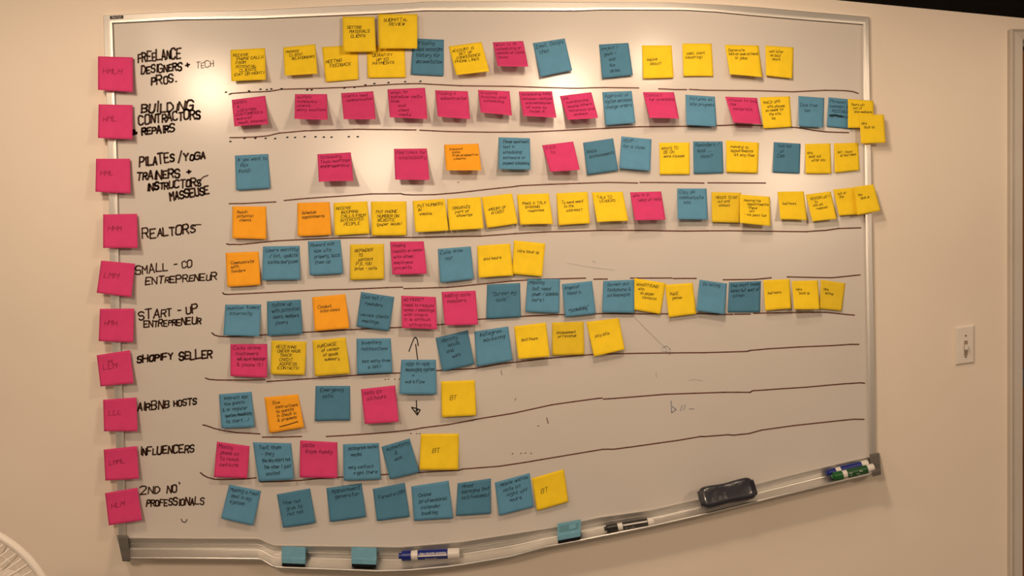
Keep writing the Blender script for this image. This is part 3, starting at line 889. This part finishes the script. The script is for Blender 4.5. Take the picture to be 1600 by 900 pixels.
def make_note(q, label, group, base, row):
    col, c, lift, text = q[0], q[1], q[2] / 1000.0 * (1.7 if q[2] >= 20 else 1.5 if q[2] >= 14 else 1.25), q[3]
    tl, tr, br, bl = (c[0], c[1]), (c[2], c[3]), (c[4], c[5]), (c[6], c[7])
    la, lb = 1 + rnd.uniform(-.15, .15), 1 + rnd.uniform(-.15, .15)
    bow = rnd.uniform(-.4, .4)
    st0 = .10

    def dep(u, v):
        s = max(0, (v - st0) / (1 - st0))
        return base + lift * (s ** 1.35) * (la + (lb - la) * u)

    def f2(u, v, off=0.0):
        x = (tl[0] * (1 - u) + tr[0] * u) * (1 - v) + (bl[0] * (1 - u) + br[0] * u) * v
        y = (tl[1] * (1 - u) + tr[1] * u) * (1 - v) + (bl[1] * (1 - u) + br[1] * u) * v
        y += bow * 4 * u * (1 - u) * v
        return P(x, y, dep(u, v) + off)
    N = 12
    vs = [f2(i / N, j / N) for j in range(N + 1) for i in range(N + 1)]
    fs = [(j * (N + 1) + i, (j + 1) * (N + 1) + i, (j + 1) * (N + 1) + i + 1, j * (N + 1) + i + 1) for j in range(N) for i in range(N)]
    ctr = f2(.5, .5)
    o = obj('sticky_note', vs, fs, col, loc=ctr, smooth=True, thick=.0003)
    tag(o, label, 'sticky note', group)
    # handwriting
    if text:
        b = MB()
        lines = text.split('|')
        n_ = len(lines)
        isleft = row == 'LEFT'
        small = text.upper() == text or col in 'yYo'
        hh = .14 if isleft else (.082 if small else (.088 if n_ > 4 else .10))
        v0 = .50 if isleft else (.22 if small else .17)
        if isleft and n_ > 1:
            v0 = .36
        if text.strip('| ') == 'BT':
            hh = .13
            v0 = .28
        dv = min(.125 if small else .17, (.93 - v0) / max(n_ - 1, 1)) if n_ > 1 else .15
        wt = .016 if isleft else .0135
        for i, ln in enumerate(lines):
            if not ln.strip():
                continue
            lead = len(ln) - len(ln.lstrip())
            u0 = (.14 if isleft else .07) + .035 * lead
            st, wd = layout(ln.strip(), .35, .16)
            sx = hh / 6 * (1.0 if not isleft else 1.1)
            if u0 + wd * sx > .95:
                sx = (.95 - u0) / wd
            vb = v0 + i * dv
            sk = rnd.uniform(-.05, .0)
            f = lambda a, e: f2(a, e, .00035)
            for p in st:
                pts = [(u0 + a * sx, vb + sk * a * sx - y * hh / 6) for a, y in p]
                pts = [(min(max(a, .02), .98), min(max(e, .02), .985)) for a, e in pts]
                ribbon(b, pts, wt, f, maxseg=.09)
        if 'Angellist' in text:
            for k in range(4):
                ribbon(b, [(.2 + .13 * k, .90 - .02 * k), (.42 + .13 * k, .76 - .02 * k)], .014, lambda a, e: f2(a, e, .00035), maxseg=.09)
        if 'instruct and' in text:
            ribbon(b, [(.07, .46), (.3, .42), (.5, .47), (.75, .41)], .02, lambda a, e: f2(a, e, .00038), maxseg=.09)
        if '# POSSIBLE' in text:
            for k in range(3):
                ribbon(b, [(.08, .60 + .02 * k), (.3, .57 + .02 * k), (.6, .60 + .02 * k)], .025, lambda a, e: f2(a, e, .00038), maxseg=.09)
        if 'problems' in text:
            ribbon(b, [(.32, .87), (.6, .84), (.85, .80)], .03, lambda a, e: f2(a, e, .00038), maxseg=.09)
        if b.v:
            b.build('handwriting', 'pen_l' if isleft else PEN[col], o)
    return o


for row, notes in ROWS.items():
    if row == 'LEFT':
        grp = 'pink notes down the left frame'
    else:
        grp = 'sticky notes in the ' + ROWNAME[row]
    for i, q in enumerate(notes):
        if row == 'LEFT':
            lab = 'pink sticky note on the left frame rail beside the ' + LEFT_LAB[i]
            base = .0192
        else:
            lab = q[4] if len(q) > 4 and q[4] else note_label(row, i, notes)
            base = BD + .0009 + (q[5] / 1000 if len(q) > 5 else 0)
        make_note(q, lab, grp, base, row)

# ------------------------------------------------------------------ things on the tray


def small_eraser(x0, x1, dy, label, dent=False):
    xm = (x0 + x1) / 2
    r = empty('whiteboard_eraser', Vector((P(xm, 0, .045).x, -.045, ledge_z(xm, .045))))
    tag(r, label, 'eraser', 'small light blue erasers on the marker tray')

    def prism(prof, x0, x1, slope):
        vs = []
        ins = [0, 1.2]
        cols = [(x0, 1.2), (x0 + 1.2, 0), (x1 - 1.2, 0), (x1, 1.2)]
        cx = sum(p[0] for p in prof) / len(prof)
        cd = sum(p[1] for p in prof) / len(prof)
        for X, s in cols:
            for t, d in prof:
                k = .93 if s else 1.0
                vs.append(P(X, fB(xm) + (X - xm) * slope + cx + (t - cx) * k, cd + (d - cd) * k))
        n = len(prof)
        m = len(cols)
        fs = [(i * n + k, i * n + (k + 1) % n, (i + 1) * n + (k + 1) % n, (i + 1) * n + k) for i in range(m - 1) for k in range(n)]
        fs += [tuple(range(n - 1, -1, -1)), tuple((m - 1) * n + k for k in range(n))]
        return vs, fs
    sl = (fLip(x1) - fLip(x0)) / (x1 - x0)
    prof = [(dy + 1.5, .0185), (dy + .3, .021), (dy + .8, .024), (dy + 15.5, .060), (dy + 17.5, .0645), (dy + 20, .066), (dy + 27.0, .0665), (dy + 13.5, .0205)]
    vs, fs = prism(prof, x0, x1, sl)
    body = obj('foam_body', vs, fs, 'foam', r)
    prof = [(dy + 13.6, .0200), (dy + 27.1, .0655), (dy + 30.6, .0655), (dy + 31.4, .0645), (dy + 17.0, .0205)]
    vs, fs = prism(prof, x0 + .8, x1 - .8, sl)
    tag(obj('felt_pad', vs, fs, 'felt', r), 'black felt pad')
    if dent:
        # a shallow finger grip set in the top with a window reflection built as a raised square
        m = MB()
        w_ = x1 - x0

        def top(u, v, off):
            return P(x0 + w_ * u, fB(xm) + (x0 + w_ * u - xm) * sl + dy + .8 + 14.7 * v, .024 + .036 * v + off)
        m.add([top(.08, .25, .0004), top(.08, .95, .0004), top(.92, .95, .0004), top(.92, .25, .0004)], [(0, 1, 2, 3)])
        tag(m.build('finger_grip', 'foam_dent', body), 'darker grip panel')
        m = MB()
        a = [top(.48, .30, .0005), top(.48, .88, .0005), top(.80, .88, .0005), top(.80, .30, .0005)]
        c = [top(.50, .33, .0030), top(.50, .84, .0030), top(.78, .84, .0030), top(.78, .33, .0030)]
        m.add(a + c, [(i, (i + 1) % 4, 4 + (i + 1) % 4, 4 + i) for i in range(4)] + [(4, 5, 6, 7)])
        m.build('reflection_square', 'foam', body)
    return r


small_eraser(440, 477.5, 1.0, 'small light blue eraser with black felt base, leftmost on the tray')
small_eraser(549, 588.5, 0.5, 'small light blue eraser just left of the white-bodied blue marker')
small_eraser(871, 907.5, -4.2, 'small light blue eraser with dark grip panel, left of the black marker', True)


def lathe_axis(A, B, prof, n=24):
    """prof: list of (s along axis 0..1, radius)"""
    A, B = Vector(A), Vector(B)
    t = (B - A)
    L = t.length
    t.normalize()
    u = Vector((0, -1, 0))
    u = (u - t * u.dot(t)).normalized()
    w_ = t.cross(u)
    vs = []
    for s, r in prof:
        c = A + t * (L * s)
        for k in range(n):
            an = 2 * math.pi * k / n
            vs.append(c + (u * math.cos(an) + w_ * math.sin(an)) * r)
    m = len(prof)
    fs = [(i * n + k, i * n + (k + 1) % n, (i + 1) * n + (k + 1) % n, (i + 1) * n + k) for i in range(m - 1) for k in range(n)]
    fs += [tuple(range(n - 1, -1, -1)), tuple((m - 1) * n + k for k in range(n))]

    def surf(s, ang, r):
        c = A + t * (L * s)
        return c + (u * math.cos(ang) + w_ * math.sin(ang)) * r
    return vs, fs, surf


def marker(a, b_, d, r, label, cap_m, band_m, words, segs, stripe=None, group=None):
    A, B = P(a[0], a[1], d), P(b_[0], b_[1], d)
    root = empty('marker_pen', A)
    tag(root, label, 'marker pen', group)
    L = (B - A).length
    c1, c2, c3 = segs      # end of cap, start of label band, end of label band
    vs, fs, sf = lathe_axis(A, B, [(0, r * .50), (.004, r * .60), (.045, r * .62), (.05, r * .93), (.06, r * 1.03), (c1 - .005, r * 1.06), (c1, r * 1.0)])
    obj('cap', vs, fs, cap_m, root, smooth=False)
    vs, fs, _ = lathe_axis(A, B, [(c1, r * .80), (c1 + .002, r * .90), (c2 - .004, r * .96), (c2, r * .97), (c3, r * .97), (c3 + .003, r * 1.0), (.985, r * 1.0), (1, r * .9)])
    tag(obj('barrel', vs, fs, 'mk_white', root, smooth=False), 'white barrel')
    vs, fs, _ = lathe_axis(A, B, [(c2, r * .965), (c2 + .002, r * .995), (c3 - .002, r * .995), (c3, r * .965)])
    band = obj('label_band', vs, fs, band_m, root, smooth=False)
    if stripe:
        m = MB()
        for (a0, a1) in stripe:
            for i in range(8):
                s0, s1 = c2 + .01 + (c3 - c2 - .02) * i / 8, c2 + .01 + (c3 - c2 - .02) * (i + 1) / 8
                for k in range(3):
                    g0, g1 = a0 + (a1 - a0) * k / 3, a0 + (a1 - a0) * (k + 1) / 3
                    m.add([sf(s0, g0, r * 1.006), sf(s1, g0, r * 1.006), sf(s1, g1, r * 1.006), sf(s0, g1, r * 1.006)], [(0, 1, 2, 3)])
        tag(m.build('label_stripe', 'mk_white', band), 'white stripe')
    for (txt, s0, s1, ang, h, wd_) in words:
        m = MB()
        st, wdt = layout(txt, .12, .12)
        for p in st:
            q = [((s0 + (s1 - s0) * x / wdt), ang + (y / 6 * h)) for x, y in p]
            # keep pen width even in both directions
            qq = [(x * L, y * r) for x, y in q]
            ribbon(m, qq, wd_, lambda x, y: sf(x / L, y / r, r * 1.012))
        m.build('lettering', 'mk_white', band)
    return root


marker((623, 868.5), (718, 864), .043, .0112, 'blue capped marker with white-striped blue label lying between two light blue erasers',
       'mk_blue', 'mk_blue', [('EXPO', .44, .62, .55, .35, .0007), ('DRY ERASE MARKER', .36, .78, -.62, .3, .0006)], (.205, .315, .81), [(-.20, .12)])
marker((944, 826.5), (1021, 813.5), .046, .0080, 'black capped marker lying right of the gripped light blue eraser', 'mk_black', 'mk_black',
       [('EXPO', .42, .60, .45, .6, .0007)], (.27, .37, .88), [(-.55, -.20)])
marker((1290.5, 740), (1356, 723.5), .031, .0080, 'blue capped marker behind the green one at the right end of tray', 'mk_blue', 'mk_blue',
       [('EXPO', .42, .72, .25, .9, .0009)], (.23, .345, .84), None, 'pair of markers in the right corner of the tray')
marker((1299, 745), (1365, 730), .047, .0086, 'green capped marker in front of the blue one at the right end of tray', 'mk_green', 'mk_dgreen',
       [('EXPO', .40, .70, -.1, 1.25, .0013)], (.255, .36, .84), None, 'pair of markers in the right corner of the tray')

# big charcoal eraser: rounded block with a pinched waist
A, B = P(1092.5, 780.5, .056), P(1179, 761.5, .056)
er = empty('whiteboard_eraser', (A + B) / 2)
tag(er, 'large charcoal grey shiny eraser with pinched waist on the tray', 'eraser')
t = (B - A)
L = t.length
t.normalize()
up = Vector((0, .42, 1))
up = (up - t * up.dot(t)).normalized()
fr = t.cross(up)
if fr.y > 0:
    fr = -fr


def eraser_loft(h_scale, d_scale, d_off, u_off, s0, s1, mat, name, lab=None):
    vs = []
    NS, NK = 40, 32
    for i in range(NS + 1):
        s = i / NS
        x = s0 + (s1 - s0) * s
        e = min(1, (1 - abs(2 * s - 1) ** 12)) ** .5 if 0 < s < 1 else 0.0
        e = max(e, .70)
        waist = 1 - .10 * math.exp(-((s - .48) / .20) ** 2)
        hh = .0252 * h_scale * e * waist
        dd = .0165 * d_scale * max(e, .62) * (1 - .10 * math.exp(-((s - .48) / .2) ** 2))
        for k in range(NK):
            an = 2 * math.pi * k / NK
            ca, sa = math.cos(an), math.sin(an)
            sg = lambda v, p: math.copysign(abs(v) ** p, v)
            vs.append(A + t * (L * x) + up * (hh * sg(sa, .5) + u_off) + fr * (dd * sg(ca, .55) + d_off))
    fs = [(i * NK + k, i * NK + (k + 1) % NK, (i + 1) * NK + (k + 1) % NK, (i + 1) * NK + k) for i in range(NS) for k in range(NK)]
    fs += [tuple(range(NK - 1, -1, -1)), tuple(NS * NK + k for k in range(NK))]
    o = obj(name, vs, fs, mat, er, smooth=True)
    if lab:
        tag(o, lab)
    return o


eraser_loft(1, 1, .002, 0, 0, 1, 'charcoal', 'grip_shell')
eraser_loft(.62, .40, -.0130, 0, .015, .985, 'felt', 'felt_pad', 'black felt underside')

# ------------------------------------------------------------------ pedestal fan, only its grille edge in frame
FD = .60
fc = P(-84.6, 993.6, FD)
FR = 183 * S * (D - FD) / D
fan = empty('pedestal_fan', (fc.x, fc.y + .10, 0))
tag(fan, 'white wire-grille fan poking into the lower left corner', 'fan')


def circ(r, dy, n=96):
    return [fc + Vector((r * math.cos(2 * math.pi * k / n), dy, r * math.sin(2 * math.pi * k / n))) for k in range(n)]


rr = .0068
mb = MB()
mb.tube(circ(FR - rr, 0, 128), rr, 12, closed=True)
mb.build('grille_rim', 'fan', fan, smooth=True)


def grille(name, bulge, sgn, wires):
    m = MB()
    for k in range(wires):
        a0 = 2 * math.pi * k / wires
        pts = []
        for i in range(9):
            s = i / 8
            r = .035 + (FR - rr - .035) * s
            a = a0 + sgn * .30 * (1 - s) ** 1.5
            pts.append(fc + Vector((r * math.cos(a), -bulge * (1 - s ** 3), r * math.sin(a))))
        m.tube(pts, .0015, 6, cap=False)
    for q in (.35, .68):
        r = .035 + (FR - rr - .035) * q
        m.tube([p + Vector((0, -bulge * (1 - q ** 3), 0)) for p in circ(r, 0, 64)], .0014, 5, closed=True)
    m.tube([fc + Vector((0, -bulge - .004, 0)), fc + Vector((0, -bulge + .004, 0))], .040, 32)
    return m.build(name, 'fan', fan, smooth=False)


grille('front_grille', .045, 1, 88)
grille('rear_grille', -.055, 1, 44)
m = MB()
m.tube([fc + Vector((0, .01, 0)), fc + Vector((0, -.03, 0))], [.036, .028], 24)
hub = m.build('blade_hub', 'fan_blade', fan)
for k in range(4):
    m = MB()
    a0 = k * math.pi / 2 + .3
    vs, fs = [], []
    for i in range(7):
        r = .03 + (FR * .66 - .03) * i / 6
        wd = .18 + .55 * math.sin(math.pi * min(1, .25 + i / 6 * .75)) * .9
        for j in range(5):
            a = a0 + (j / 4 - .5) * wd * (1.2 if i else .8) + .12 * i / 6
            vs.append(fc + Vector((r * math.cos(a), -.02 + .03 * (j / 4), r * math.sin(a))))
    fs = [(i * 5 + j, i * 5 + j + 1, (i + 1) * 5 + j + 1, (i + 1) * 5 + j) for i in range(6) for j in range(4)]
    m.add(vs, fs)
    m.build('fan_blade', 'fan_blade', fan, smooth=True, thick=.002)
m = MB()
m.tube([fc + Vector((0, .056, 0)), fc + Vector((0, .07, 0)), fc + Vector((0, .15, 0)), fc + Vector((0, .175, 0))], [.06, .068, .062, .04], 32)
m.build('motor_housing', 'fan', fan)
m = MB()
m.tube([(fc.x, fc.y + .10, .03), (fc.x, fc.y + .10, fc.z - .04)], .013, 20)
m.tube([(fc.x, fc.y + .10, fc.z - .30), (fc.x, fc.y + .10, fc.z - .22)], .021, 20)
m.build('pole', 'fan', fan)
m = MB()
m.tube([(fc.x, fc.y + .10, 0), (fc.x, fc.y + .10, .018), (fc.x, fc.y + .10, .032), (fc.x, fc.y + .10, .06)], [.20, .20, .17, .025], 48)
m.build('base', 'fan', fan)
